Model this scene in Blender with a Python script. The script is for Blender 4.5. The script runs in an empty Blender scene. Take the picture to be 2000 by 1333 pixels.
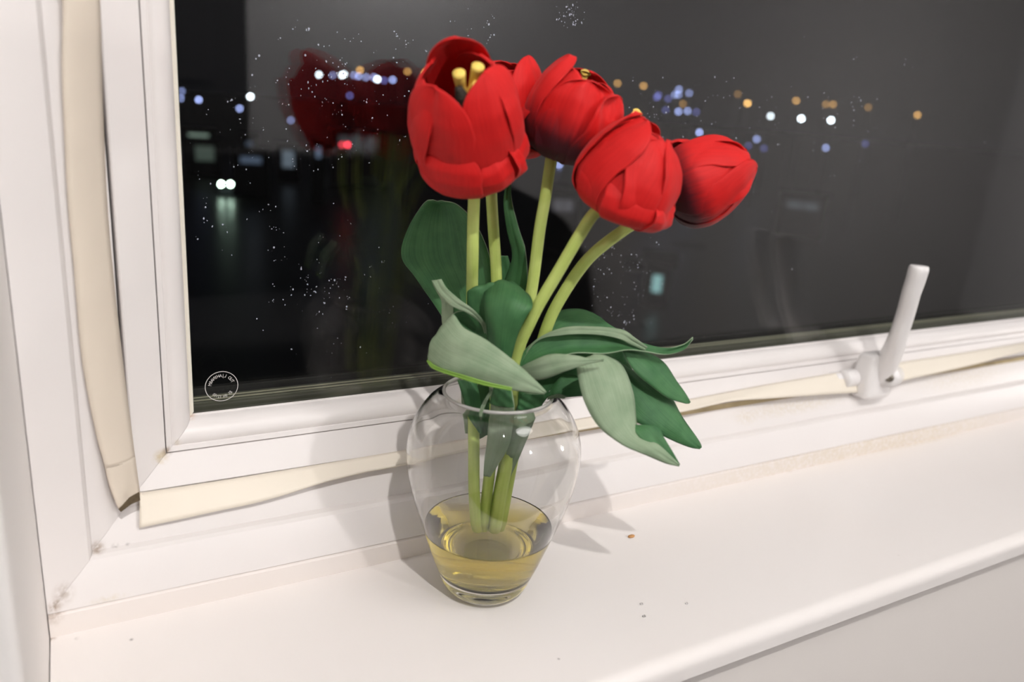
import bpy, bmesh, math, random
import numpy as np
from mathutils import Vector, Matrix

# ------------------------------------------------------------------ camera
scn = bpy.context.scene
col = scn.collection
CAM = np.array([0.0227105, -0.38, 0.2633127])
FPX, YAW, PITCH, ROLL = 1530.9, 0.52585904, 0.2947676, -0.07675643
_cy, _sy, _cp, _sp = math.cos(YAW), math.sin(YAW), math.cos(PITCH), math.sin(PITCH)
_f = np.array([_sy*_cp, _cy*_cp, -_sp]); _r = np.array([_cy, -_sy, 0.0]); _d = np.cross(_f, _r)
_cr, _sr = math.cos(ROLL), math.sin(ROLL)
RIGHT = _cr*_r + _sr*_d; DOWN = -_sr*_r + _cr*_d; FWD = _f
cam_data = bpy.data.cameras.new('camera'); cam = bpy.data.objects.new('camera', cam_data); col.objects.link(cam)
cam_data.sensor_width = 36.0; cam_data.lens = FPX*36.0/2000.0
cam_data.clip_start = 0.01; cam_data.clip_end = 2000
cam.matrix_world = Matrix(((RIGHT[0], -DOWN[0], -FWD[0], CAM[0]), (RIGHT[1], -DOWN[1], -FWD[1], CAM[1]),
                           (RIGHT[2], -DOWN[2], -FWD[2], CAM[2]), (0, 0, 0, 1)))
cam_data.dof.use_dof = True; cam_data.dof.focus_distance = 0.455; cam_data.dof.aperture_fstop = 5.9
scn.camera = cam
scn.view_settings.view_transform = 'Standard'; scn.view_settings.look = 'None'
scn.view_settings.gamma = 1; scn.view_settings.use_curve_mapping = False
scn.view_settings.exposure = 0.24
scn.cycles.max_bounces = 16; scn.cycles.transmission_bounces = 14; scn.cycles.transparent_max_bounces = 24
scn.cycles.diffuse_bounces = 5; scn.cycles.sample_clamp_indirect = 6.0

# ------------------------------------------------------------------ world: a dark city night
w = bpy.data.worlds.new('night'); scn.world = w; w.use_nodes = True
bg = w.node_tree.nodes['Background']; bg.inputs[0].default_value = (0.55, 0.62, 0.80, 1); bg.inputs[1].default_value = 0.004

# ------------------------------------------------------------------ the room's bulb and added fill lights
def lamp(name, kind, loc, energy, color, size):
    l = bpy.data.lights.new(name, kind); l.energy = energy; l.color = color
    if kind == 'AREA':
        l.shape = 'DISK'; l.size = size
    else:
        l.shadow_soft_size = size
    o = bpy.data.objects.new(name, l); o.location = loc; col.objects.link(o); return o
lamp('ceiling_bulb', 'POINT', (0.03, -0.80, 0.98), 20.5, (1.0, 0.97, 0.945), 0.012)
lamp('side_fill', 'POINT', (3.7, -1.2, 0.40), 36.0, (1.0, 0.95, 0.91), 0.12)  # unseen fill added to brighten the reveal, jamb and lower wall
lamp('overhead_fill', 'AREA', (0.8, -1.1, 1.47), 7.5, (1.0, 0.97, 0.95), 0.7)  # soft fill added above to lift the frame and sill
lamp('back_wall_fill', 'POINT', (1.15, -2.36, 1.14), 42.0, (1.0, 0.97, 0.96), 0.06)  # added out of view to brighten the back wall mirrored in the glass

# ------------------------------------------------------------------ helpers
B0 = np.array([0.2111, -0.0452, 0.0])            # where the vase stands on the sill
NH = np.array([math.sin(YAW), math.cos(YAW), 0.0])
def ray(x, y): return RIGHT*(x-1000)/FPX + DOWN*(y-666.5)/FPX + FWD
def at(x, y, w=0.0):      # point on the upright plane w metres behind the vase's axis
    r = ray(x, y); return CAM + (NH@(B0-CAM)+w)/(NH@r)*r
def at_y(x, y, Y): r = ray(x, y); return CAM + (Y-CAM[1])/r[1]*r
def at_z(x, y, Z): r = ray(x, y); return CAM + (Z-CAM[2])/r[2]*r

def tag(o, label=None, cat=None, group=None, kind=None):
    if label: o['label'] = label
    if cat: o['category'] = cat
    if group: o['group'] = group
    if kind: o['kind'] = kind
    return o
def empty(name, loc=(0, 0, 0)):
    o = bpy.data.objects.new(name, None); o.location = loc; o.empty_display_size = .01; col.objects.link(o); return o
def mesh(name, verts, faces, mat, parent=None, smooth=True, uvs=None, mats=None, sharp=0):
    me = bpy.data.meshes.new(name); me.from_pydata([tuple(float(c) for c in v) for v in verts], [], faces)
    if smooth: me.polygons.foreach_set('use_smooth', [True]*len(me.polygons))
    if uvs is not None:
        uvl = me.uv_layers.new(name='UVMap')
        for l in me.loops: uvl.data[l.index].uv = uvs[l.vertex_index]
    for m in ([mat] if mats is None else mats): me.materials.append(m)
    me.update()
    if sharp: me.set_sharp_from_angle(angle=math.radians(sharp))
    o = bpy.data.objects.new(name, me); col.objects.link(o)
    if parent is not None:
        o.parent = parent; o.matrix_parent_inverse = Matrix.Translation(parent.location).inverted()
    return o
def fixn(o):
    bm = bmesh.new(); bm.from_mesh(o.data); bmesh.ops.recalc_face_normals(bm, faces=bm.faces); bm.to_mesh(o.data); bm.free(); return o
def box(name, lo, hi, mat, parent=None, bevel=0.0):
    x0, y0, z0 = lo; x1, y1, z1 = hi
    bm = bmesh.new(); bmesh.ops.create_cube(bm, size=1)
    for v in bm.verts:
        v.co = Vector(((x0+x1)/2+v.co.x*(x1-x0), (y0+y1)/2+v.co.y*(y1-y0), (z0+z1)/2+v.co.z*(z1-z0)))
    if bevel: bmesh.ops.bevel(bm, geom=bm.edges[:], offset=bevel, segments=3, affect='EDGES', profile=.5)
    me = bpy.data.meshes.new(name); bm.to_mesh(me); bm.free(); me.materials.append(mat)
    o = bpy.data.objects.new(name, me); col.objects.link(o)
    if parent is not None:
        o.parent = parent; o.matrix_parent_inverse = Matrix.Translation(parent.location).inverted()
    return o
def catmull(P, n):
    P = np.array(P, float); m = len(P); out = []
    for k in range(n):
        t = k/(n-1)*(m-1); i = min(int(t), m-2); u = t-i
        p0 = P[i-1] if i > 0 else 2*P[0]-P[1]; p3 = P[i+2] if i+2 < m else 2*P[-1]-P[-2]
        p1, p2 = P[i], P[i+1]
        out.append(.5*((2*p1)+(-p0+p2)*u+(2*p0-5*p1+4*p2-p3)*u*u+(-p0+3*p1-3*p2+p3)*u**3))
    return np.array(out)
def tube(name, pts, rad, mat, parent=None, n=40, seg=14, squash=None, cap=True):
    """pts 3D control points, rad list per control point"""
    D = catmull(np.c_[np.array(pts), np.array(rad)[:, None]], n); P = D[:, :3]; R = np.maximum(D[:, 3], 1e-5)
    V = []; up = np.array([.3, -.8, .52]); up /= np.linalg.norm(up); uv = []
    for i in range(n):
        t = P[min(i+1, n-1)]-P[max(i-1, 0)]; t /= np.linalg.norm(t)+1e-12
        a = np.cross(t, up); a /= np.linalg.norm(a)+1e-12; b = np.cross(a, t)
        for s in range(seg):
            th = 2*math.pi*s/seg; sq = squash if squash else 1
            V.append(P[i]+R[i]*(math.cos(th)*a+sq*math.sin(th)*b)); uv.append((s/seg, i/(n-1)))
    F = [(i*seg+s, i*seg+(s+1) % seg, (i+1)*seg+(s+1) % seg, (i+1)*seg+s) for i in range(n-1) for s in range(seg)]
    if cap:
        V.append(P[0]); V.append(P[-1]); uv += [(0, 0), (0, 1)]; a0 = len(V)-2
        for s in range(seg):
            F.append((a0, (s+1) % seg, s)); F.append((a0+1, (n-1)*seg+s, (n-1)*seg+(s+1) % seg))
    return fixn(mesh(name, V, F, mat, parent, True, uv))
def lathe(name, prof, center, mat, parent=None, seg=96, close=False):
    V = []; F = []; n = len(prof); c = np.array(center)
    for r, z in prof:
        for s in range(seg):
            th = 2*math.pi*s/seg; V.append(c+np.array([r*math.cos(th), r*math.sin(th), z]))
    rng = range(n) if close else range(n-1)
    for i in rng:
        j = (i+1) % n
        for s in range(seg): F.append((i*seg+s, i*seg+(s+1) % seg, j*seg+(s+1) % seg, j*seg+s))
    if not close:
        F.append(tuple(reversed(range(seg)))); F.append(tuple((n-1)*seg+s for s in range(seg)))
    bm = bmesh.new(); me = bpy.data.meshes.new(name); me.from_pydata([tuple(v) for v in V], [], F); bm.from_mesh(me)
    bmesh.ops.remove_doubles(bm, verts=bm.verts, dist=1e-6); bmesh.ops.recalc_face_normals(bm, faces=bm.faces)
    for f in bm.faces: f.smooth = True
    bm.to_mesh(me); bm.free(); me.materials.append(mat)
    o = bpy.data.objects.new(name, me); col.objects.link(o)
    if parent is not None:
        o.parent = parent; o.matrix_parent_inverse = Matrix.Translation(parent.location).inverted()
    return o

# ------------------------------------------------------------------ materials
def newmat(name):
    m = bpy.data.materials.new(name); m.use_nodes = True; nt = m.node_tree
    return m, nt, nt.nodes, nt.links, nt.nodes['Principled BSDF']
def plain(name, c, rough=.5, spec=.5, metal=0, bump=0, bscale=200, var=0.0, coat=0):
    m, nt, N, L, p = newmat(name)
    p.inputs['Base Color'].default_value = (*c, 1); p.inputs['Roughness'].default_value = rough
    p.inputs['Specular IOR Level'].default_value = spec; p.inputs['Metallic'].default_value = metal
    if coat: p.inputs['Coat Weight'].default_value = coat
    if bump or var:
        tc = N.new('ShaderNodeTexCoord'); nz = N.new('ShaderNodeTexNoise'); nz.inputs['Scale'].default_value = bscale
        nz.inputs['Detail'].default_value = 5; L.new(tc.outputs['Object'], nz.inputs['Vector'])
        if bump:
            b = N.new('ShaderNodeBump'); b.inputs['Strength'].default_value = bump; b.inputs['Distance'].default_value = .001
            L.new(nz.outputs['Fac'], b.inputs['Height']); L.new(b.outputs[0], p.inputs['Normal'])
        if var:
            mx = N.new('ShaderNodeMix'); mx.data_type = 'RGBA'; mx.inputs['A'].default_value = (*[x*(1-var) for x in c], 1)
            mx.inputs['B'].default_value = (*[min(1, x*(1+var)) for x in c], 1)
            L.new(nz.outputs['Fac'], mx.inputs['Factor']); L.new(mx.outputs['Result'], p.inputs['Base Color'])
    return m
def emis(name, c, s):
    m, nt, N, L, p = newmat(name); p.inputs['Base Color'].default_value = (0, 0, 0, 1)
    p.inputs['Emission Color'].default_value = (*c, 1); p.inputs['Emission Strength'].default_value = s; return m
def upvc(name, c, rough, stains):
    """white plastic with small grubby marks at given places: (point, radius, colour, strength, stretch)"""
    m, nt, N, L, p = newmat(name); p.inputs['Roughness'].default_value = rough
    geo = N.new('ShaderNodeNewGeometry'); cur = None
    nz = N.new('ShaderNodeTexNoise'); nz.inputs['Scale'].default_value = 420; nz.inputs['Detail'].default_value = 4
    L.new(geo.outputs['Position'], nz.inputs['Vector'])
    big = N.new('ShaderNodeTexNoise'); big.inputs['Scale'].default_value = 9; L.new(geo.outputs['Position'], big.inputs['Vector'])
    mx = N.new('ShaderNodeMix'); mx.data_type = 'RGBA'; mx.inputs['A'].default_value = (*c, 1)
    mx.inputs['B'].default_value = (c[0]*.98, c[1]*.965, c[2]*.95, 1); L.new(big.outputs['Fac'], mx.inputs['Factor']); cur = mx.outputs['Result']
    for pt, r, sc, st, stretch in stains:
        s = N.new('ShaderNodeVectorMath'); s.operation = 'SUBTRACT'; L.new(geo.outputs['Position'], s.inputs[0]); s.inputs[1].default_value = tuple(float(v) for v in pt)
        k = N.new('ShaderNodeVectorMath'); k.operation = 'MULTIPLY'; L.new(s.outputs[0], k.inputs[0]); k.inputs[1].default_value = stretch
        ln = N.new('ShaderNodeVectorMath'); ln.operation = 'LENGTH'; L.new(k.outputs[0], ln.inputs[0])
        mr = N.new('ShaderNodeMapRange'); mr.inputs['From Min'].default_value = r; mr.inputs['From Max'].default_value = 0
        mr.interpolation_type = 'SMOOTHSTEP'; L.new(ln.outputs['Value'], mr.inputs['Value'])
        ad = N.new('ShaderNodeMath'); ad.operation = 'MULTIPLY'; L.new(mr.outputs[0], ad.inputs[0])
        mr2 = N.new('ShaderNodeMapRange'); mr2.inputs['From Min'].default_value = .32; mr2.inputs['From Max'].default_value = .58; L.new(nz.outputs['Fac'], mr2.inputs['Value'])
        L.new(mr2.outputs[0], ad.inputs[1])
        a2 = N.new('ShaderNodeMath'); a2.operation = 'MULTIPLY'; a2.inputs[1].default_value = st; L.new(ad.outputs[0], a2.inputs[0]); a2.use_clamp = True
        mm = N.new('ShaderNodeMix'); mm.data_type = 'RGBA'; L.new(a2.outputs[0], mm.inputs['Factor']); L.new(cur, mm.inputs['A']); mm.inputs['B'].default_value = (*sc, 1)
        cur = mm.outputs['Result']
    L.new(cur, p.inputs['Base Color'])
    b = N.new('ShaderNodeBump'); b.inputs['Strength'].default_value = .04; b.inputs['Distance'].default_value = .0005
    L.new(big.outputs['Fac'], b.inputs['Height']); L.new(b.outputs[0], p.inputs['Normal'])
    return m
WHITE = (.775, .745, .735)
YEL = (.52, .40, .16); BRN = (.22, .13, .06); ORG = (.55, .25, .06); GRY = (.25, .23, .22)
M_frame = upvc('white_frame_plastic', WHITE, .38, [
    (at_y(106, 1184, .001), .0045, BRN, .9, (1, 1, 1)), (at_y(122, 1160, .003), .007, BRN, .45, (1, 1, .8)),
    (at_y(190, 1072, .0142), .005, BRN, .8, (1, 1, 1)), (at_y(210, 1164, .003), .008, YEL, .35, (.6, 1, 3)),
    (at_y(325, 882, .0355), .004, BRN, .8, (1, 1, 1)), (at_y(312, 893, .034), .006, YEL, .6, (1, 1, 1)),
    (at_y(370, 815, .048), .005, ORG, .5, (1, 1, 1)), (at_y(346, 862, .039), .0035, YEL, .95, (1, 1, 1)),
    (at_y(225, 1068, .015), .0025, GRY, .8, (1, 1, 1)), (at_y(250, 1066, .015), .002, GRY, .8, (1, 1, 1)),
    (at_y(1470, 812, .013), .012, YEL, .55, (.6, 1, 1)), (at_y(1560, 800, .013), .09, YEL, .35, (1, 4, 10)), (at_y(1900, 740, .013), .12, YEL, .25, (1, 4, 8))])
M_sill = upvc('white_sill_board', (.82, .785, .765), .30, [
    (at_z(245, 1160, 0), .02, YEL, .25, (1, 3, 1)), (at_z(60, 1265, 0), .02, BRN, .7, (3, .8, 1)), (at_z(97, 1248, 0), .004, BRN, .9, (1, 1, 1)),
    (at_z(150, 1248, 0), .0015, GRY, .9, (1, 1, 1)), (at_z(257, 1250, 0), .0015, GRY, .9, (1, 1, 1)),
    (at_z(1535, 918, 0), .006, BRN, .5, (.7, 1, 1)), (at_z(1650, 892, 0), .06, YEL, .4, (.8, 9, 1)), (at_z(1800, 862, 0), .07, YEL, .35, (.8, 9, 1)),
    (at_z(1091, 1288, 0), .0012, GRY, .8, (1, 1, 1)), (at_z(1755, 1085, 0), .001, GRY, .8, (1, 1, 1))])
M_trim = upvc('white_sealant_trim', (.80, .75, .72), .45, [
    (at_z(104, 1196, .012), .007, BRN, .95, (1, 1, .8)), (at_z(1650, 875, .012), .25, YEL, .24, (1, 1, 1)), (at_z(1850, 835, .01), .2, YEL, .16, (1, 1, 1))])
M_wall = plain('painted_wall', (.86, .825, .80), .55, bump=.15, bscale=60)
M_wallb = plain('painted_wall_below', (.84, .79, .75), .6, bump=.1, bscale=80)
M_room = plain('room_paint', (.47, .465, .47), .9)
M_strip = plain('cream_foam_strip', (.80, .735, .63), .6, var=.03, bscale=25)
M_strip2 = plain('beige_foam_strip', (.70, .62, .52), .6, var=.04, bscale=18)
M_gask = plain('cream_gasket', (.80, .76, .66), .5)
M_rubber = plain('black_rubber', (.012, .012, .012), .6)
M_dark = plain('dark_cavity', (.03, .022, .015), .9)
M_brown = plain('brown_channel', (.42, .34, .20), .8, var=.35, bscale=60)
M_spacer = plain('olive_spacer_metal', (.10, .105, .075), .45, metal=.4)
M_spacerl = plain('spacer_ridge', (.38, .38, .28), .4, metal=.3)
M_handle = plain('handle_enamel', (.80, .775, .765), .30, coat=.3)
M_screw = plain('screw_steel', (.20, .18, .15), .4, metal=.8)

def glass_pane_mat(name, tint=(1, 1, 1), ior=1.52):
    m = bpy.data.materials.new(name); m.use_nodes = True; nt = m.node_tree; N, L = nt.nodes, nt.links
    N.remove(N['Principled BSDF']); out = N['Material Output']
    fr = N.new('ShaderNodeFresnel'); 
    ge = N.new('ShaderNodeNewGeometry'); mi = N.new('ShaderNodeMix'); mi.inputs['A'].default_value = ior; mi.inputs['B'].default_value = 1/ior
    L.new(ge.outputs['Backfacing'], mi.inputs['Factor']); L.new(mi.outputs['Result'], fr.inputs['IOR'])   # same reflectance on both faces
    tr = N.new('ShaderNodeBsdfTransparent'); tr.inputs[0].default_value = (*tint, 1)
    gl = N.new('ShaderNodeBsdfGlossy'); gl.inputs['Roughness'].default_value = 0.0
    mx = N.new('ShaderNodeMixShader'); L.new(fr.outputs[0], mx.inputs[0]); L.new(tr.outputs[0], mx.inputs[1]); L.new(gl.outputs[0], mx.inputs[2])
    L.new(mx.outputs[0], out.inputs['Surface']); return m
M_pane = glass_pane_mat('window_glass')

# ------------------------------------------------------------------ setting: room shell
RX0, RX1, RY0, RZ0, RZ1 = -1.0, 5.4, -2.6, -0.9, 1.5
WX1, WZ1 = 1.75, 1.22                    # opening of the window
WY = -0.128                              # inner face of the window wall
def S(o): o['kind'] = 'structure'; return o
def lab(o, l, c): o['label'] = l; o['category'] = c; return S(o)
lab(box('floor', (RX0, RY0, RZ0-.05), (RX1, WY, RZ0), plain('dark_carpet', (.035, .032, .03), .95)), 'dark floor of the room behind the viewer', 'floor')
lab(box('ceiling', (RX0, RY0, RZ1), (RX1, .1, RZ1+.05), M_room), 'white ceiling of the room above the window', 'ceiling')
lab(box('wall_back', (RX0, RY0-.05, RZ0), (RX1, RY0, RZ1), M_room), 'pale room wall mirrored faintly in the night window', 'wall')
lab(box('wall_right', (RX1, RY0, RZ0), (RX1+.05, .08, RZ1), M_room), 'pale far side wall of the room', 'wall')
lab(box('wall_left', (RX0-.05, RY0, RZ0), (RX0, .08, RZ1), M_room), 'pale near side wall of the room', 'wall')
bm = bmesh.new()
wf = empty('wall_front'); lab(wf, 'off-white painted wall with the window opening, below the sill and left of the frame', 'wall')
def part_box(nm, lo, hi, mt, par, bv=0): return box(nm, lo, hi, mt, par, bv)
part_box('lower_wall', (RX0, WY, RZ0), (RX1, .08, -.014), M_wallb, wf)
part_box('reveal', (RX0, WY, -.013), (-.002, .08, RZ1), M_wall, wf, .003)
part_box('pier', (WX1, WY, -.013), (RX1, .08, RZ1), M_wall, wf)
part_box('lintel', (-.002, WY, WZ1), (WX1, .08, RZ1), M_wall, wf)

# sill board with a rounded nose
pr = [(.03, 0.0)]; 
for k in range(9):
    a = math.pi/2*k/8; pr.append((-.132-.008*math.sin(a), -.008+.008*math.cos(a)))
pr += [(-.1405, -.0128), (-.139, -.0138), (.03, -.0138)]
V = []; n = len(pr)
for x in (-.0015, 2.2):
    for y, z in pr: V.append((x, y, z))
F = [(i, (i+1) % n, n+(i+1) % n, n+i) for i in range(n)] + [tuple(range(n)), tuple(reversed(range(n, 2*n)))]
lab(fixn(mesh('window_sill', V, F, M_sill, sharp=30)), 'wide glossy white window sill with a rounded front edge', 'window sill')

# low sealant strip between sill and frame
pr = [(.012, 0), (-.0012, 0.0), (-.0016, .006), (-.0012, .0115), (.0004, .0128), (.012, .0132)]
V = []; n = len(pr); NX = 60
for i in range(NX+1):
    x = -.0015+(2.2)*i/NX; jit = .0002*math.sin(i*1.3)
    for y, z in pr: V.append((x, y, z+(jit if z > .01 else 0)))
F = [(i*n+j, i*n+(j+1) % n, (i+1)*n+(j+1) % n, (i+1)*n+j) for i in range(NX) for j in range(n)]
F += [tuple(range(n)), tuple(reversed(range(NX*n, NX*n+n)))]
lab(fixn(mesh('trim_1', V, F, M_trim, sharp=40)), 'low white filler strip running along the foot of the window frame', 'trim')

# ------------------------------------------------------------------ window
Z0 = .0146
win = empty('window_1', (0, 0, Z0)); lab(win, 'white plastic casement window with double glazing on a rainy night', 'window')
def member(nm, prof, side, mt, closed=True, gap=.00008, par=None):
    ang = 35 if nm == 'glazing_bead' else 16
    """one side of a mitred frame; prof = (t, y), t inward from the opening's edge"""
    V = []; n = len(prof); W = WX1; H = WZ1-Z0
    for e in (0, 1):
        for t, y in prof:
            q = t+gap
            if side == 'bottom': V.append((q if e == 0 else W-q, y, Z0+t))
            if side == 'top': V.append((q if e == 0 else W-q, y, Z0+H-t))
            if side == 'left': V.append((t, y, Z0+q if e == 0 else Z0+H-q))
            if side == 'right': V.append((W-t, y, Z0+q if e == 0 else Z0+H-q))
    F = [(i, (i+1) % n, n+(i+1) % n, n+i) for i in range(n if closed else n-1)]
    if closed: F += [tuple(range(n)), tuple(reversed(range(n, 2*n)))]
    o = mesh(nm, V, F, mt, par or win, True, sharp=ang); fixn(o)
    return o
def ring(nm, prof, mt, sides=('bottom', 'left', 'top', 'right')):
    return [member(nm, prof, s, mt) for s in sides]
frame_prof = [(-.0016, -.0004), (.0004, 0.0), (.0176, .0088), (.0188, .0112), (.0194, .0150), (.0250, .0172), (.0352, .0238), (.0360, .0250), (.0392, .0272), (.0385, .070), (-.0016, .070)]
ring('frame_rail', frame_prof, M_frame)
sash_prof = [(.0402, .0300), (.0408, .0276), (.0416, .0272), (.0572, .0352), (.0572, .0400), (.0572, .0700), (.0402, .0700)]
ring('sash_rail', sash_prof, M_frame)
bead_prof = [(.0577, .0420), (.0577, .0358), (.0580, .0354), (.0604, .0362), (.0607, .0370), (.0616, .0366), (.0640, .0370), (.0668, .0384), (.0692, .0408), (.0708, .0440), (.0716, .0478), (.0716, .0500), (.0577, .0500)]
for o in ring('glazing_bead', bead_prof, M_frame):
    pass
gask_prof = [(.0712, .0486), (.0724, .0480), (.0737, .0490), (.0737, .0502), (.0712, .0502)]
for s in ('left', 'right', 'top'): member('glazing_gasket', gask_prof, s, M_gask)
member('glazing_gasket', [(.0712, .0492), (.0722, .0494), (.0724, .0502), (.0712, .0502)], 'bottom', M_frame)
# glazing unit: two panes, spacer bar, edge rubber
GX0, GX1, GZ0, GZ1 = .062, WX1-.062, Z0+.062, WZ1-.062
box('inner_pane', (GX0, .0504, GZ0), (GX1, .0544, GZ1), M_pane, win)
box('outer_pane', (GX0, .0664, GZ0), (GX1, .0704, GZ1), M_pane, win)
sp = box('spacer_bar', (GX0, .0546, GZ0), (GX1, .0662, Z0+.0765), M_spacer, win, .0004)
box('spacer_ridge', (GX0, .0572, Z0+.0765), (GX1, .0578, Z0+.0771), M_spacerl, win)
box('spacer_ridge', (GX0, .0616, Z0+.0765), (GX1, .0622, Z0+.0771), M_spacerl, win)
box('spacer_bar', (GX0, .0546, Z0+.0765), (Z0+.060, .0662, GZ1), M_spacer, win)
box('outer_rubber', (GX0, .0706, GZ0-.02), (GX1, .074, Z0+.079), M_rubber, win)

# draught strips stuck over the joint between sash and frame
def strip(nm, A, Bp, n, mt, bulge, par, lab_=None, thick=.0012, kk=7):
    A = catmull(A, n); Bq = catmull(Bp, n); V = []
    for i in range(n):
        d = Bq[i]-A[i]
        for j in range(kk):
            t = j/(kk-1); V.append(A[i]+d*t+np.array([0, -bulge*math.sin(math.pi*t)**.8, 0]))
    F = [(i*kk+j, i*kk+j+1, (i+1)*kk+j+1, (i+1)*kk+j) for i in range(n-1) for j in range(kk-1)]
    o = mesh(nm, V, F, mt, par)
    sm = o.modifiers.new('thick', 'SOLIDIFY'); sm.thickness = thick; sm.offset = 0
    if lab_: o['label'] = lab_
    return o
up = [(272, 963), (300, 960), (500, 929), (700, 896), (900, 862), (1100, 825), (1300, 790), (1500, 752), (1640, 728), (1760, 708), (1880, 690), (2050, 662)]
lo = [(272, 1032), (330, 1020), (430, 998), (500, 983), (560, 966), (620, 946), (700, 925), (780, 910), (900, 884), (1050, 855), (1200, 828), (1340, 803), (1420, 785), (1500, 779), (1600, 772), (1700, 764), (1760, 745), (1840, 727), (1920, 708), (2050, 672)]
strip('draught_strip', [at_y(x, y, .0268) for x, y in up], [at_y(x, y, .0155) for x, y in lo], 120, M_strip, .0010, win, 'cream foam draught strip with a wavy lower edge')
ll = [(100, -60), (122, 0), (121, 130), (126, 260), (133, 400), (145, 530), (160, 700), (186, 840), (206, 915)]
lr = [(186, -60), (193, 0), (199, 200), (208, 400), (222, 560), (240, 720), (254, 830), (262, 894)]
strip('draught_strip', [at_y(x, y, .0145) for x, y in ll], [at_y(x, y, .0262) for x, y in lr], 60, M_strip2, .0022, win, 'beige foam draught strip bowing along the upright frame')
strip('draught_strip', [at_y(205, 912, .0145), at_y(214, 950, .0145), at_y(231, 994, .0145)], [at_y(262, 892, .0262), at_y(267, 930, .0262), at_y(272, 966, .0262)], 16, M_strip2, .0022, win, 'short beige piece of foam strip in the corner')
# mottled brown channel under the strip
V = []; ch = []
for i in range(60):
    x = .045+i*(WX1-.09)/59; V += [(x, .0249, Z0+.0361), (x, .0272, Z0+.0393)]
mesh('strip_channel', V, [(2*i, 2*i+1, 2*i+3, 2*i+2) for i in range(59)], M_brown, win)

# dark slab painting the shade of the corner gap below the short strip
cg = [at_y(x, y, .0140) for x, y in ((231, 995), (244, 985), (273, 968), (274, 978), (256, 986), (236, 1001))]
mesh('corner_gap_shade', cg+[p_+np.array([0, .004, 0]) for p_ in cg], [(0, 1, 2, 3, 4, 5), (11, 10, 9, 8, 7, 6)]+[(i, i+6, (i+1) % 6+6, (i+1) % 6) for i in range(6)], plain('gap_shade_brown', (.09, .065, .035), .9, var=.5, bscale=500), win, False)

# window handle
hd = empty('window_handle', tuple(at_y(1705, 735, .03))); hd.parent = win; hd.matrix_parent_inverse = Matrix.Translation(win.location).inverted()
hd['label'] = 'white cranked window handle with a dark screw'
def blob(nm, ctr, rad, mt, par, rotm=None, p=2.6, n=20):
    V = []; F = []; m = n*2
    for i in range(n+1):
        ph = math.pi*i/n-math.pi/2
        for j in range(m):
            th = 2*math.pi*j/m
            c = lambda t: math.copysign(abs(math.cos(t))**(2/p), math.cos(t)); s_ = lambda t: math.copysign(abs(math.sin(t))**(2/p), math.sin(t))
            v = np.array([c(ph)*c(th)*rad[0], c(ph)*s_(th)*rad[1], s_(ph)*rad[2]])
            if rotm is not None: v = rotm@v
            V.append(np.array(ctr)+v)
    F = [(i*m+j, i*m+(j+1) % m, (i+1)*m+(j+1) % m, (i+1)*m+j) for i in range(n) for j in range(m)]
    bm = bmesh.new(); me = bpy.data.meshes.new(nm); me.from_pydata([tuple(v) for v in V], [], F); bm.from_mesh(me)
    bmesh.ops.remove_doubles(bm, verts=bm.verts, dist=1e-7); bmesh.ops.recalc_face_normals(bm, faces=bm.faces)
    for f in bm.faces: f.smooth = True
    bm.to_mesh(me); bm.free(); me.materials.append(mt); o = bpy.data.objects.new(nm, me); col.objects.link(o)
    if par is not None:
        wl = par.matrix_world.translation if par.parent is None else Vector(par.location)
        o.parent = par; o.matrix_parent_inverse = Matrix.Translation(wl).inverted() if par.parent is None else (win_inv(par))
    return o
def win_inv(par):
    return Matrix.Translation(Vector(par['abs'])).inverted() if 'abs' in par else Matrix.Identity(4)
hd['abs'] = tuple(float(v) for v in hd.location)
def reparent(o, par):
    o.parent = par; o.matrix_parent_inverse = win_inv(par); return o
# back plate, body, lever, screw boss and screw cover
reparent(tube('back_plate', [at_y(1624, 744, .0285), at_y(1655, 741, .0285), at_y(1700, 735, .0285), at_y(1745, 727, .0290)], [.0078, .0088, .0092, .0086], M_handle, None, 30, 20, squash=1), hd)
reparent(tube('screw_cover', [at_y(1646, 741, .0225), at_y(1668, 738, .0225), at_y(1690, 735, .0225)], [.0075, .0075, .0070], M_handle, None, 14, 20), hd)
bc = at_y(1704, 731, .0165)
bm = bmesh.new(); bmesh.ops.create_cube(bm, size=1)
for v in bm.verts:
    up_ = v.co.z > 0; v.co = Vector((bc[0]+v.co.x*(.026 if up_ else .034)-(.001 if up_ else 0), bc[1]+v.co.y*(.017 if up_ else .023), bc[2]+v.co.z*.039))
bmesh.ops.bevel(bm, geom=bm.edges[:], offset=.0055, segments=5, affect='EDGES', profile=.5)
for f_ in bm.faces: f_.smooth = True
me = bpy.data.meshes.new('handle_body'); bm.to_mesh(me); bm.free(); me.materials.append(M_handle)
o = bpy.data.objects.new('handle_body', me); col.objects.link(o); reparent(o, hd)
reparent(tube('lever', [at_y(1712, 744, .018), at_y(1724, 722, .012), at_y(1741, 692, .003), at_y(1755, 655, -.004), at_y(1768, 615, -.008), at_y(1779, 575, -.012), at_y(1788, 548, -.014), at_y(1794, 527, -.015), at_y(1796, 519, -.015)],
              [.0140, .0136, .0115, .0100, .0097, .0098, .0100, .0102, .0088], M_handle, None, 60, 22, squash=.72), hd)
reparent(tube('screw_boss', [at_y(1745, 733, .022), at_y(1738, 738, .001)], [.0088, .0080], M_handle, None, 8, 22), hd)
reparent(tube('screw', [at_y(1738, 738, .0014), at_y(1737, 739, .0000)], [.0034, .0034], M_screw, None, 4, 14), hd)

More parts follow.
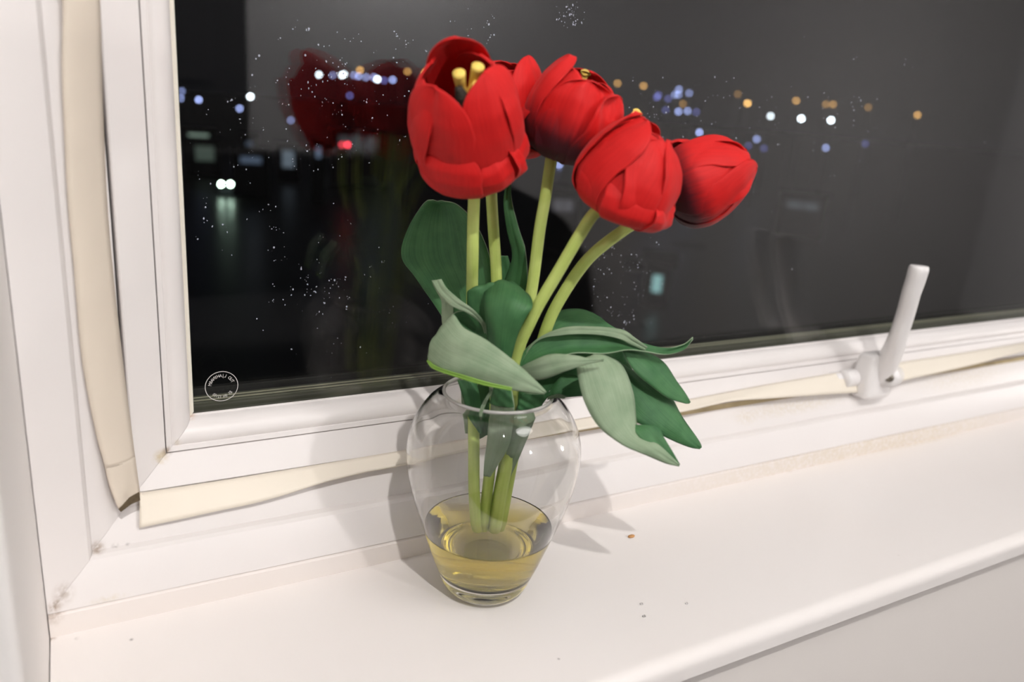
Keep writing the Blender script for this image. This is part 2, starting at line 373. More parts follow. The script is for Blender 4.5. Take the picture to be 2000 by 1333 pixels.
# etched stamp on the pane: ring and lettering read from outside
M_etch = plain('etched_stamp', (.62, .60, .58), .8)
ctr = at_y(433, 755, .0502); sr = .0088
V = []; F = []; ns = 64
for s in range(ns):
    th = 2*math.pi*s/ns
    for r in (sr-.00035, sr): V.append((ctr[0]+r*math.cos(th), ctr[1], ctr[2]+r*math.sin(th)))
for s in range(ns):
    a, b = 2*s, 2*((s+1) % ns); F.append((a, a+1, b+1, b))
base = len(V)
def add_text(txt, r, a0, a1, inward, size):
    k = len(txt)
    for i, chh in enumerate(txt):
        if chh == ' ': continue
        a = math.radians(a0+(a1-a0)*i/(k-1))
        cu = bpy.data.curves.new('t', 'FONT'); cu.body = chh; cu.size = size; cu.align_x = 'CENTER'; cu.align_y = 'CENTER'; cu.resolution_u = 2
        ob = bpy.data.objects.new('t', cu); col.objects.link(ob)
        dg = bpy.context.evaluated_depsgraph_get(); dg.update()
        me = bpy.data.meshes.new_from_object(ob.evaluated_get(dg)); nb = len(V)
        cx, cz = r*math.cos(a), r*math.sin(a); rot = a-math.pi/2 if not inward else a+math.pi/2
        for v in me.vertices:
            x, y = -v.co.x*.8, v.co.y
            V.append((ctr[0]+cx+x*math.cos(rot)-y*math.sin(rot), ctr[1], ctr[2]+cz+x*math.sin(rot)+y*math.cos(rot)))
        for pgn in me.polygons: F.append(tuple(nb+q for q in pgn.vertices))
        bpy.data.objects.remove(ob); bpy.data.curves.remove(cu); bpy.data.meshes.remove(me)
add_text('TUO LJAHYNARM', .0062, 22, 165, False, .0026)
add_text('BS EN 12150', .0062, -40, -135, True, .0024)
st = mesh('glass_stamp', V, F, M_etch, win, False); st['label'] = 'small round etched stamp with mirrored lettering'

# ------------------------------------------------------------------ glass vase
def glass(name, c, ior, rough=0.0, dens=None):
    m = bpy.data.materials.new(name); m.use_nodes = True; nt = m.node_tree; N, L = nt.nodes, nt.links
    N.remove(N['Principled BSDF']); g = N.new('ShaderNodeBsdfGlass'); g.inputs['Color'].default_value = (*c, 1)
    g.inputs['IOR'].default_value = ior; g.inputs['Roughness'].default_value = rough; L.new(g.outputs[0], N['Material Output'].inputs['Surface'])
    if dens:
        v = N.new('ShaderNodeVolumeAbsorption'); v.inputs['Color'].default_value = (*dens[0], 1); v.inputs['Density'].default_value = dens[1]
        L.new(v.outputs[0], N['Material Output'].inputs['Volume'])
    return m
ZK = np.array([0, .004, .015, .03, .045, .06, .075, .09, .1, .108, .114, .1175])
RK = np.array([.0176, .02196, .02737, .03286, .03787, .04252, .04568, .04621, .0437, .03936, .03423, .02889])
def rad(z):
    m = np.gradient(RK, ZK); i = int(np.clip(np.searchsorted(ZK, z)-1, 0, len(ZK)-2)); h = ZK[i+1]-ZK[i]; t = (z-ZK[i])/h
    return float((2*t**3-3*t**2+1)*RK[i]+(t**3-2*t**2+t)*h*m[i]+(-2*t**3+3*t**2)*RK[i+1]+(t**3-t**2)*h*m[i+1])
TW = .0011; ZB = .0135
outer = [(rad(z), z) for z in np.linspace(.0004, .1175, 70)]; outer[0] = (.0160, .0002)
inner = [(rad(z)-TW-.0006*max(0, (.03-z)/.03), z) for z in np.linspace(.1170, ZB+.0022, 60)]
floor_in = [(rad(ZB)*.86-TW, ZB+.0004), (rad(ZB)*.6, ZB-.0002), (rad(ZB)*.3, ZB-.0004), (.0001, ZB-.0005)]
prof = [(.0001, .0012), (.010, .0010), (.0145, .0004)]+outer+[(rad(.1175)-TW*.5, .1181)]+inner+floor_in
vase = lathe('glass_vase', prof, B0, glass('clear_glass', (.985, .985, .98), 1.48), None, 128, False)
rm = bpy.data.materials.new('pale_rim'); rm.use_nodes = True  # whitish, partly clear material for the mouth ring
rp = rm.node_tree.nodes['Principled BSDF']; rp.inputs['Base Color'].default_value = (.82, .80, .76, 1); rp.inputs['Roughness'].default_value = .25
rp.inputs['Transmission Weight'].default_value = .45; rp.inputs['IOR'].default_value = 1.48
rr_ = rad(.1175)-TW*.5
rim = lathe('rim', [(rr_+.0009*math.cos(a), .1182+.0009*math.sin(a)) for a in np.linspace(0, 2*math.pi, 13)[:-1]], B0, rm, None, 128, True)
rim.parent = vase; rim['label'] = 'pale rim of the glass'
tag(vase, 'clear rounded glass vase holding artificial tulips on the white window sill', 'vase')
ZW = .0405
wp = [(.0001, ZB-.0008), (rad(ZB)*.7, ZB-.0008)]+[(rad(z)-TW*.55-.0006*max(0, (.03-z)/.03), z) for z in np.linspace(ZB+.0006, ZW, 26)]+[(rad(ZW)-TW-.0003, ZW-.0002), (rad(ZW)-TW-.0015, ZW-.0006), (.0001, ZW-.0007)]
water = lathe('water', wp, B0, glass('yellowed_water', (1, 1, 1), 1.33, 0, ((.93, .84, .10), 42.0)), None, 96, False)
tag(water, 'shallow yellowish water in the bottom of the glass vase', 'water')

# ------------------------------------------------------------------ petal, stem and leaf materials
def petal_mat(name, base_amt, c=(.66, .010, .010)):
    m, nt, N, L, p = newmat(name); uv = N.new('ShaderNodeUVMap'); sep = N.new('ShaderNodeSeparateXYZ'); L.new(uv.outputs[0], sep.inputs[0])
    mp = N.new('ShaderNodeMapping'); mp.inputs['Scale'].default_value = (9, .9, 1); L.new(uv.outputs[0], mp.inputs['Vector'])
    nz = N.new('ShaderNodeTexNoise'); nz.inputs['Scale'].default_value = 4.0; nz.inputs['Detail'].default_value = 6; L.new(mp.outputs[0], nz.inputs['Vector'])
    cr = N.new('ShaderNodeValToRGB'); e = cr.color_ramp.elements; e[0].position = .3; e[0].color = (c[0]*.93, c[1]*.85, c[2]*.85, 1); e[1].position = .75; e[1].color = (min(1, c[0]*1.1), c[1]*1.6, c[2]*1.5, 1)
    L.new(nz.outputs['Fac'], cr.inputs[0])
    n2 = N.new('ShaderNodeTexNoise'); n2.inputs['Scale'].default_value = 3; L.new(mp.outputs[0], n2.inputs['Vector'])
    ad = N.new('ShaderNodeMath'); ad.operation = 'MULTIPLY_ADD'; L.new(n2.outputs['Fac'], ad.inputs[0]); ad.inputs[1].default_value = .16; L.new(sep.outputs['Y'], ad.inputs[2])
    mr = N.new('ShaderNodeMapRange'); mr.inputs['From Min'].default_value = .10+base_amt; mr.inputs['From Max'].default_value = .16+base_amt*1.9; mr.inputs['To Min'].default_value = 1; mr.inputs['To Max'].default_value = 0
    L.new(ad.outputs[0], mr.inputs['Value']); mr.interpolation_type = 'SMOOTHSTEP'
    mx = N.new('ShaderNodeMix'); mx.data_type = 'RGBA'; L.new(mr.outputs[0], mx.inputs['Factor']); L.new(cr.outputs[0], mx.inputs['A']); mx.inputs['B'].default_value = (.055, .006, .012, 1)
    L.new(mx.outputs['Result'], p.inputs['Base Color']); p.inputs['Roughness'].default_value = .60; p.inputs['Specular IOR Level'].default_value = .26
    p.inputs['Sheen Weight'].default_value = .05; p.inputs['Sheen Roughness'].default_value = .5
    b = N.new('ShaderNodeBump'); b.inputs['Strength'].default_value = .22; b.inputs['Distance'].default_value = .0005; L.new(nz.outputs['Fac'], b.inputs['Height'])
    L.new(b.outputs[0], p.inputs['Normal'])
    tl = N.new('ShaderNodeBsdfTranslucent'); tl.inputs[0].default_value = (.8, .03, .02, 1); ms = N.new('ShaderNodeMixShader'); ms.inputs[0].default_value = .14
    out = N['Material Output']; L.new(p.outputs[0], ms.inputs[1]); L.new(tl.outputs[0], ms.inputs[2]); L.new(ms.outputs[0], out.inputs['Surface'])
    return m
def leaf_mat(name, c, c2, rough=.55, vein=.5):
    m, nt, N, L, p = newmat(name); uv = N.new('ShaderNodeUVMap'); mp = N.new('ShaderNodeMapping'); mp.inputs['Scale'].default_value = (26, 1.2, 1); L.new(uv.outputs[0], mp.inputs['Vector'])
    nz = N.new('ShaderNodeTexNoise'); nz.inputs['Scale'].default_value = 2.0; nz.inputs['Detail'].default_value = 6; L.new(mp.outputs[0], nz.inputs['Vector'])
    n2 = N.new('ShaderNodeTexNoise'); n2.inputs['Scale'].default_value = 90; n2.inputs['Detail'].default_value = 3
    ge = N.new('ShaderNodeNewGeometry'); L.new(ge.outputs['Position'], n2.inputs['Vector'])
    a = N.new('ShaderNodeMath'); a.operation = 'MULTIPLY_ADD'; L.new(n2.outputs['Fac'], a.inputs[0]); a.inputs[1].default_value = .6; 
    a2 = N.new('ShaderNodeMath'); a2.operation = 'MULTIPLY'; a2.inputs[1].default_value = .5; L.new(nz.outputs['Fac'], a2.inputs[0]); L.new(a2.outputs[0], a.inputs[2])
    cr = N.new('ShaderNodeValToRGB'); e = cr.color_ramp.elements; e[0].position = .35; e[0].color = (*c, 1); e[1].position = .75; e[1].color = (*c2, 1)
    L.new(a.outputs[0], cr.inputs[0]); L.new(cr.outputs[0], p.inputs['Base Color']); p.inputs['Roughness'].default_value = rough; p.inputs['Specular IOR Level'].default_value = .35
    b = N.new('ShaderNodeBump'); b.inputs['Strength'].default_value = vein; b.inputs['Distance'].default_value = .0004; L.new(nz.outputs['Fac'], b.inputs['Height']); L.new(b.outputs[0], p.inputs['Normal'])
    return m
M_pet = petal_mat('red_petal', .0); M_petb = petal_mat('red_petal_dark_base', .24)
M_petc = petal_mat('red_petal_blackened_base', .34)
M_top = leaf_mat('leaf_green', (.026, .105, .036), (.072, .20, .072))
M_und = leaf_mat('leaf_underside', (.19, .28, .165), (.31, .39, .26), .7)
M_stem = leaf_mat('stem_green', (.47, .60, .13), (.60, .70, .22), .5, .15)
M_yel = plain('yellow_stigma', (.92, .66, .14), .6, bump=.3, bscale=900)
M_pist = plain('pale_pistil', (.62, .50, .36), .5)
M_anth = plain('dark_anther', (.022, .014, .006), .6, bump=.8, bscale=1200)

# ------------------------------------------------------------------ tulip builder
class Head:
    def __init__(s, base, top):
        s.b = np.array(base); s.ax = np.array(top)-s.b; s.L = np.linalg.norm(s.ax); s.ax /= s.L
        v = CAM-s.b; v -= (v@s.ax)*s.ax; s.e1 = v/np.linalg.norm(v)      # towards the viewer
        s.e2 = np.cross(s.e1, s.ax); 
        if s.e2@RIGHT < 0: s.e2 = -s.e2
PU = np.array([0, .06, .14, .28, .45, .62, .78, .9, 1.0])
PR = np.array([.05, .34, .62, .90, 1.0, .97, .86, .70, .52])
PH = np.array([0, .005, .045, .17, .36, .57, .77, .90, 1.0])
PWD = np.array([.12, .34, .60, .88, 1.0, .99, .84, .58, .10])
def petal(head, par, phi, L=1.0, W=.022, R=.023, opn=0.0, curl=0.0, cup=1.0, mat=None, seed=0, lean=0.0, low=0.0, ruf=1.0, tipw=0.0, label=None, bend=0.0):
    rs = random.Random(seed*77+int(phi)); nu, nv = 30, 19; V = []; uvs = []
    ph = math.radians(phi); er = math.cos(ph)*head.e1+math.sin(ph)*head.e2; et = -math.sin(ph)*head.e1+math.cos(ph)*head.e2
    p1, p2, p3, p4 = [rs.uniform(0, 6.28) for _ in range(4)]; rc = R*cup
    for i in range(nu):
        u = 1-(1-i/(nu-1))**1.8; u2 = u
        r = np.interp(u2, PU, PR)*R; 
        h = np.interp(u2, PU, PH)*head.L*L; wd = np.interp(u2, PU, PWD)*W
        if u2 > .62:                                        # rounded tip
            wd = W*math.sqrt(max(0.0, 1-((u2-.62)/.38)**2.6))*(1)+tipw*0
        top = max(0, (u2-.35)/.65)
        r += opn*top**1.5; h -= low*top**2
        for j in range(nv):
            v = 2*j/(nv-1)-1
            tw = v*wd; an = tw/rc
            if abs(an) > 1.35: an = math.copysign(1.35+.3*(abs(an)-1.35), an)
            x = rc*math.sin(an); dr = -rc*(1-math.cos(an))
            rr = r+dr
            # relief: midrib crease, waves along the edge, curl
            rr += ruf*.0007*math.sin(5*v+p1+2*u)*u + ruf*.0011*abs(v)**2*math.sin(7*u+p2+v*2)*min(1, u*2) - .0006*math.exp(-(v/.12)**2)*u
            rr += curl*(abs(v)**3*.6*u+top**4*.5)
            hh = h - .0022*(v**2)*top*(wd/W)**2 + ruf*.0007*math.sin(4*v+p3)*top*(1-top**4) + ruf*.0003*math.sin(11*v+p4)*top**2*(wd/W)
            P = head.b+head.ax*hh+er*rr+et*(x+lean*top**1.3+bend*math.sin(math.pi*u))
            V.append(P); uvs.append(((v+1)/2, u))
    F = [(i*nv+j, i*nv+j+1, (i+1)*nv+j+1, (i+1)*nv+j) for i in range(nu-1) for j in range(nv-1)]
    o = mesh('petal', V, F, mat or M_pet, par, True, uvs)
    sm = o.modifiers.new('thick', 'SOLIDIFY'); sm.thickness = .00055; sm.offset = 0
    sb = o.modifiers.new('smooth', 'SUBSURF'); sb.levels = 1; sb.render_levels = 1
    if label: o['label'] = label
    return o
def leaf(par, rows, nu=44, nv=11, bulge=.002, flip=False, label=None, mats=None, wob=.0004, name='leaf', tf=0):
    """rows: (left px, left py, left w, right px, right py, right w) cross-sections of the blade from foot to tip"""
    A = catmull([at(r[0], r[1], r[2]) for r in rows], nu); Bq = catmull([at(r[3], r[4], r[5]) for r in rows], nu)
    V = []; uvs = []
    for i in range(nu):
        d = Bq[i]-A[i]; wl = np.linalg.norm(d)
        t = (A[min(i+1, nu-1)]+Bq[min(i+1, nu-1)]-A[max(i-1, 0)]-Bq[max(i-1, 0)]); nrm = np.cross(t, d); nl = np.linalg.norm(nrm)
        nrm = nrm/nl if nl > 1e-12 else np.array([0, 0, 1.]);
        if nrm@(CAM-A[i]) < 0: nrm = -nrm
        for j in range(nv):
            s = j/(nv-1)
            b_ = bulge*math.sin(math.pi*s)*min(1, wl/.02)-.0005*math.exp(-((s-.5)/.08)**2)
            V.append(A[i]+d*s+nrm*(b_+wob*math.sin(9*s+i*.35)*min(1, wl/.02))); uvs.append((s, i/(nu-1)))
    F = [(i*nv+j, i*nv+j+1, (i+1)*nv+j+1, (i+1)*nv+j) for i in range(nu-1) for j in range(nv-1)]
    # turn the faces so that the side of slot 0 looks at the viewer
    k = (nu//2)*nv+nv//2; a, b, c = V[k], V[k+1], V[k+nv]
    if np.cross(b-a, c-a)@(CAM-a) < 0: F = [tuple(reversed(f)) for f in F]
    o = mesh(name, V, F, None, par, True, uvs, mats=mats or ([M_und, M_top] if flip else [M_top, M_und]))
    sm = o.modifiers.new('thick', 'SOLIDIFY'); sm.thickness = .0006; sm.offset = -1; sm.material_offset = 1; sm.material_offset_rim = 1
    if label: o['label'] = label
    return o
def stem(par, pts, r0=.0032, r1=.0029):
    P = [at(*p) for p in pts]; n = len(P); return tube('stem', P, [r0+(r1-r0)*i/(n-1) for i in range(n)], M_stem, par, 70, 18)
def tulip(label): 
    t = empty('tulip', tuple(float(v) for v in at(955, 1100, 0))); return tag(t, label, 'flower', 'artificial red tulips in the vase')

# ---- wide open tulip at the front left
T1 = tulip('wide open red tulip at the left with yellow stigma showing')
H = Head(at(927, 322, .0), at(898, 158, -.036)); HA = H
stem(T1, [(932, 1050, .002), (926, 960, .0), (925, 850, .002), (921, 700, .014), (922, 575, .012), (923, 510, .003), (924, 450, -.001), (928, 318, .0)])
for a in [dict(phi=178, L=1.24, W=.0165, R=.0225, opn=.001, curl=-.001),
          dict(phi=-138, L=1.04, W=.018, R=.0240, opn=.0035), dict(phi=136, L=1.06, W=.019, R=.0235, opn=.002),
          dict(phi=-86, L=1.02, W=.0165, R=.0268, opn=.0015, curl=-.002), dict(phi=92, L=1.05, W=.018, R=.0250, opn=.0015),
          dict(phi=-42, L=1.10, W=.0190, R=.0245, opn=.000, curl=-.001, lean=-.003), dict(phi=42, L=1.13, W=.0200, R=.0240, opn=-.0005, lean=.004, curl=-.001), 
          dict(phi=-32, L=.60, W=.0180, R=.0285, opn=.0045, cup=.85, ruf=.6), dict(phi=30, L=.50, W=.013, R=.0272, opn=.003, curl=.002, ruf=1.2), dict(phi=68, L=.55, W=.014, R=.0265, opn=.001, curl=.004, ruf=1.6), dict(phi=-110, L=.6, W=.012, R=.0265, opn=.001)]:
    petal(H, T1, seed=1, **a)
pc = H.b
def loc(h, f, a, b): return h.b+h.ax*f*h.L+h.e1*a+h.e2*b
tube('pistil', [loc(H, .1, 0, 0), loc(H, .5, 0, .002), loc(H, .86, .0, .004)], [.003, .0034, .0030], M_pist, T1, 16, 14)
for a, b in ((.001, .0002), (-.001, .0075)):
    tube('stigma', [loc(H, .72, .0, .002), loc(H, .95, a, b*.8), loc(H, 1.10, a, b*1.15)], [.0018, .0022, .0028], M_yel, T1, 12, 12)
tube('stigma', [loc(H, .86, .0, .003), loc(H, .98, .003, .007)], [.002, .0022], M_yel, T1, 8, 12)
tube('anther', [loc(H, .82, .009, .0005), loc(H, .95, .0105, .0), loc(H, 1.09, .0090, -.001)], [.0016, .0036, .0016], M_anth, T1, 16, 12)
tube('anther', [loc(H, .50, -.004, -.007), loc(H, .65, -.005, -.009), loc(H, .80, -.005, -.009)], [.0012, .0020, .0012], M_anth, T1, 16, 12)

# ---- tulip half hidden behind it
T2 = tulip('red tulip standing half hidden behind the wide open one')
H = Head(at(966, 300, .026), at(992, 128, .020))
stem(T2, [(942, 1050, .004), (952, 960, .004), (964, 850, .004), (970, 700, .016), (970, 550, .020), (962, 420, .022), (956, 300, .028)])
for a in [dict(phi=60, L=1.15, W=.0170, R=.0215, opn=.000, curl=-.001, ruf=.4), dict(phi=-160, L=1.02, W=.018, R=.019, opn=-.002), dict(phi=150, L=1.02, W=.017, R=.020, opn=-.002),
          dict(phi=18, L=.98, W=.016, R=.0225, opn=-.002, curl=.001), dict(phi=-50, L=.96, W=.018, R=.021), dict(phi=-100, L=1.0, W=.018, R=.021), dict(phi=110, L=.80, W=.017, R=.0235),
          dict(phi=38, L=.48, W=.012, R=.0255, opn=.003, curl=.003, ruf=1.8)]:
    petal(H, T2, seed=2, **a)

# ---- middle tulip with the dark base
T3 = tulip('red tulip in the middle with a nearly black base and crumpled rim')
H = Head(at(1086, 306, .012), at(1144, 148, .004))
stem(T3, [(958, 1050, .006), (975, 960, .006), (995, 850, .008), (1012, 700, .010), (1038, 570, .010), (1054, 450, .010), (1066, 380, .011), (1077, 305, .012)])
for a in [dict(phi=-74, L=1.16, W=.0130, R=.0228, opn=-.001, curl=-.002, lean=-.001), dict(phi=-38, L=1.06, W=.0165, R=.0225, opn=-.001),
          dict(phi=14, L=1.02, W=.020, R=.0228, opn=.001, ruf=2.6, curl=.0022), dict(phi=60, L=.95, W=.020, R=.0240, opn=.003, ruf=3.0, curl=.003), dict(phi=92, L=.80, W=.015, R=.0248, opn=.003, ruf=2.4, curl=.003),
          dict(phi=120, L=.96, W=.019, R=.0235), dict(phi=175, L=1.03, W=.019, R=.0225, opn=-.001), dict(phi=-125, L=1.0, W=.018, R=.022),
          dict(phi=-92, L=.78, W=.015, R=.0252, opn=-.002)]:
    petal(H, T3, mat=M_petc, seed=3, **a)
tube('stigma', [loc(H, .5, -.006, .0), loc(H, .96, -.008, -.0005), loc(H, 1.0, -.008, -.0005)], [.0014, .0016, .0026], M_yel, T3, 12, 12)

# ---- large closed tulip at the front
T4 = tulip('plump closed red tulip in front, second from the right')
H = Head(at(1196, 414, -.012), at(1268, 262, -.022))
stem(T4, [(965, 1050, .002), (980, 960, -.002), (1000, 850, .0), (1002, 720, -.003), (1040, 620, -.010), (1094, 525, -.012), (1132, 460, -.014), (1160, 418, -.014), (1185, 405, -.014)])
for a in [dict(phi=170, L=1.0, W=.021, R=.0225, opn=-.007), dict(phi=-130, L=1.10, W=.021, R=.0232, opn=-.006), dict(phi=120, L=1.0, W=.021, R=.0225, opn=-.006),
          dict(phi=88, L=1.02, W=.018, R=.0240, opn=-.004, curl=.001, ruf=1.6), dict(phi=-66, L=1.14, W=.021, R=.0245, opn=-.008, curl=-.001), dict(phi=-8, L=1.02, W=.022, R=.0245, opn=-.008, ruf=1.3),
          dict(phi=44, L=1.02, W=.019, R=.0250, opn=-.006, ruf=1.6, curl=.001), dict(phi=-100, L=1.16, W=.015, R=.0258, opn=-.007, curl=.002), dict(phi=28, L=.66, W=.019, R=.0262, opn=-.003, cup=.95, ruf=.5),
          dict(phi=66, L=.46, W=.012, R=.0262, opn=.003, curl=.004, ruf=2)]:
    petal(H, T4, seed=4, **a)
tube('stigma', [loc(H, .6, -.01, -.006), loc(H, 1.02, -.014, -.009), loc(H, 1.09, -.014, -.009)], [.0014, .0015, .0025], M_yel, T4, 12, 12)

# ---- tulip lying out to the right
T5 = tulip('red tulip nodding out to the right with a dark purple base')
H = Head(at(1298, 384, .006), at(1458, 318, .006))
stem(T5, [(974, 1050, .006), (990, 960, .006), (1012, 850, .008), (1040, 740, .008), (1068, 640, .006), (1100, 575, .004), (1150, 505, .002), (1215, 452, .002), (1262, 424, .003), (1302, 400, .004)])
for a in [dict(phi=-70, L=1.04, W=.020, R=.0212, opn=-.006), dict(phi=-12, L=1.0, W=.021, R=.0220, opn=-.006), dict(phi=62, L=1.08, W=.019, R=.0220, opn=-.007, ruf=.6),
          dict(phi=115, L=1.02, W=.020, R=.0215, opn=-.008), dict(phi=175, L=1.0, W=.021, R=.0205, opn=-.008), dict(phi=-130, L=1.04, W=.021, R=.0208, opn=-.008),
          dict(phi=-95, L=.62, W=.012, R=.0232, opn=.001), dict(phi=24, L=1.06, W=.010, R=.0200, opn=-.004)]:
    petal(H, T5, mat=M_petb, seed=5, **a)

# ---- leaves (each belongs to one tulip)
leaf(T1, [(935, 860, .012, 960, 850, .012), (905, 745, .018, 955, 740, .016), (880, 650, .026, 962, 640, .022), (815, 548, .034, 965, 560, .026), (784, 500, .038, 955, 500, .030), (797, 445, .040, 930, 440, .034), (828, 398, .040, 895, 402, .038), (846, 391, .040, 862, 392, .040)],
     bulge=-.004, label='broad dark green leaf behind the stems')
leaf(T2, [(985, 700, .030, 1010, 700, .030), (978, 600, .030, 1022, 600, .026), (985, 550, .030, 1030, 550, .022), (1000, 500, .030, 1026, 490, .022), (990, 450, .030, 1014, 450, .026), (983, 395, .032, 1000, 395, .030), (990, 350, .034, 998, 352, .034), (994, 338, .034, 996, 338, .034)],
     bulge=.002, label='narrow upright leaf between the stems')
leaf(T2, [(965, 690, .030, 1000, 690, .030), (948, 600, .034, 1005, 600, .032), (962, 545, .034, 1006, 550, .034), (975, 500, .034, 992, 500, .034)], bulge=.001)
leaf(T1, [(868, 660, .006, 884, 665, .006), (862, 618, .004, 886, 612, -.002), (862, 588, .004, 884, 590, .0), (850, 566, .004, 868, 556, .0), (843, 548, .004, 862, 546, .003)], bulge=.001, flip=True)
leaf(T1, [(946, 652, .0, 950, 650, .0), (938, 632, -.004, 949, 634, -.004), (912, 612, -.006, 926, 606, -.006), (882, 598, -.006, 896, 584, -.006), (858, 575, -.002, 872, 562, -.002), (844, 550, .002, 862, 545, .002)], bulge=.001, flip=True, label='thin pale rolled leaf edge')
leaf(T1, [(930, 730, .004, 985, 700, .004), (922, 650, .003, 965, 650, .002), (914, 608, .002, 966, 610, .0), (912, 582, .002, 968, 575, .0), (914, 568, .002, 972, 556, .001), (932, 562, .003, 975, 553, .002)], bulge=.002, label='dark leaf in front of the stems, left of the arching one')
leaf(T3, [(970, 740, -.008, 990, 735, -.010), (955, 690, -.010, 998, 705, -.012), (949, 640, -.010, 1010, 660, -.015), (946, 605, -.008, 1028, 620, -.018), (944, 580, -.004, 1040, 598, -.016), (950, 563, .002, 1036, 580, -.008), (962, 554, .007, 1020, 567, .000), (972, 556, .012, 1008, 564, .010)],
     bulge=.0045, label='dark leaf arching over towards the room')
leaf(T4, [(882, 634, -.002, 882, 617, -.003), (896, 655, .000, 898, 609, -.002), (915, 672, .001, 922, 611, -.001), (935, 684, .002, 942, 632, .000), (948, 690, .002, 953, 664, .001)], bulge=-.002, label='dark inner side of the folded leaf')
leaf(T4, [(882, 622, -.010, 838, 694, -.012), (888, 616, -.016, 836, 705, -.018), (905, 640, -.024, 866, 728, -.028), (950, 664, -.030, 920, 745, -.034), (1005, 706, -.034, 985, 760, -.037), (1045, 742, -.036, 1035, 768, -.038), (1068, 766, -.037, 1062, 771, -.037)],
     bulge=.003, flip=True, label='large pale grey green leaf folded across the mouth of the vase')
leaf(T4, [(836, 700, -.016, 833, 706, -.016), (848, 714, -.024, 846, 721, -.024), (890, 729, -.0335, 889, 737, -.0335), (945, 745, -.0400, 944, 753, -.040), (1000, 758, -.042, 999, 764, -.042)], bulge=.0005, mats=[leaf_mat('fresh_fold', (.20, .38, .05), (.28, .50, .09))]*2, label='bright green folded rim')
# long leaf running out to the right: shaded channel, pale lower face
leaf(T5, [(1012, 722, -.004, 1020, 725, -.004), (1022, 690, -.004, 1035, 722, -.008), (1052, 662, -.002, 1070, 706, -.012), (1100, 645, .0, 1120, 690, -.014), (1160, 641, .0, 1180, 690, -.014), (1215, 650, .0, 1225, 682, -.012), (1250, 668, -.002, 1262, 686, -.008), (1300, 680, -.004, 1300, 692, -.006), (1335, 674, -.004, 1335, 684, -.004), (1354, 660, -.004, 1352, 663, -.004)],
     bulge=-.005, label='long arching leaf reaching out to the right with an upturned tip')
leaf(T5, [(1014, 718, -.003, 1010, 722, -.004), (1040, 670, -.004, 1048, 668, -.004), (1095, 641, -.004, 1100, 655, -.006), (1160, 638, -.004, 1160, 654, -.006), (1215, 644, -.004, 1208, 662, -.006), (1240, 660, -.006, 1232, 674, -.006), (1265, 678, -.006, 1260, 686, -.006)], bulge=.001, flip=True, label='pale rolled rim of the long leaf')
leaf(T5, [(1008, 722, -.016, 1012, 726, -.016), (1038, 706, -.022, 1022, 738, -.020), (1075, 692, -.026, 1058, 742, -.026), (1120, 694, -.028, 1110, 724, -.030), (1150, 700, -.028, 1148, 712, -.029), (1180, 703, -.027, 1178, 706, -.027)],
     bulge=.003, flip=True, label='pale underside of a leaf by the vase mouth')
# leaves hanging down to the right
leaf(T4, [(1125, 712, -.018, 1175, 690, -.010), (1128, 735, -.024, 1215, 712, -.012), (1142, 785, -.030, 1236, 765, -.018), (1170, 835, -.034, 1243, 820, -.022), (1212, 868, -.036, 1252, 852, -.028), (1262, 890, -.037, 1285, 868, -.033), (1300, 906, -.036, 1310, 890, -.034), (1326, 912, -.035, 1328, 908, -.035)],
     bulge=.004, flip=True, label='broad pale leaf drooping beside the vase')
leaf(T4, [(1232, 832, -.026, 1240, 830, -.026), (1245, 850, -.031, 1282, 832, -.026), (1275, 880, -.034, 1298, 856, -.030), (1310, 905, -.035, 1317, 888, -.033), (1326, 911, -.035, 1328, 907, -.035)], bulge=.001, label='green inner face of the drooping leaf tip')
leaf(T3, [(1180, 715, -.004, 1200, 700, .0), (1215, 770, -.006, 1245, 728, .004), (1232, 815, -.010, 1300, 762, .002), (1262, 835, -.012, 1330, 808, .0), (1305, 857, -.010, 1352, 842, -.002), (1345, 874, -.008, 1368, 866, -.005), (1366, 878, -.006, 1371, 874, -.006)],
     bulge=.003, label='bright green leaf with pointed tip below the right tulip')
leaf(T5, [(1215, 685, -.006, 1225, 676, -.004), (1232, 715, -.008, 1268, 690, .002), (1260, 745, -.010, 1300, 712, .002), (1300, 775, -.008, 1325, 748, .0), (1335, 788, -.006, 1343, 775, -.003), (1346, 789, -.005, 1349, 786, -.005)],
     bulge=.002, label='narrow green leaf pointing down over the frame')
leaf(T5, [(1060, 660, .020, 1075, 700, .018), (1085, 612, .026, 1110, 690, .016), (1130, 603, .028, 1160, 680, .016), (1170, 618, .026, 1195, 670, .016), (1192, 635, .024, 1215, 660, .018), (1225, 655, .020, 1232, 660, .020)], bulge=.002, label='shaded leaf behind the long one')
leaf(T3, [(1068, 775, .0, 1076, 782, .0), (1088, 742, .002, 1090, 778, -.002), (1108, 732, .004, 1118, 776, -.002), (1135, 736, .004, 1142, 774, .0)], bulge=.003, label='short rounded dark leaf over the rim')
leaf(T3, [(1070, 776, -.006, 1068, 782, -.006), (1090, 770, -.008, 1085, 778, -.008), (1110, 776, -.006, 1100, 780, -.006)], bulge=.0, flip=True)
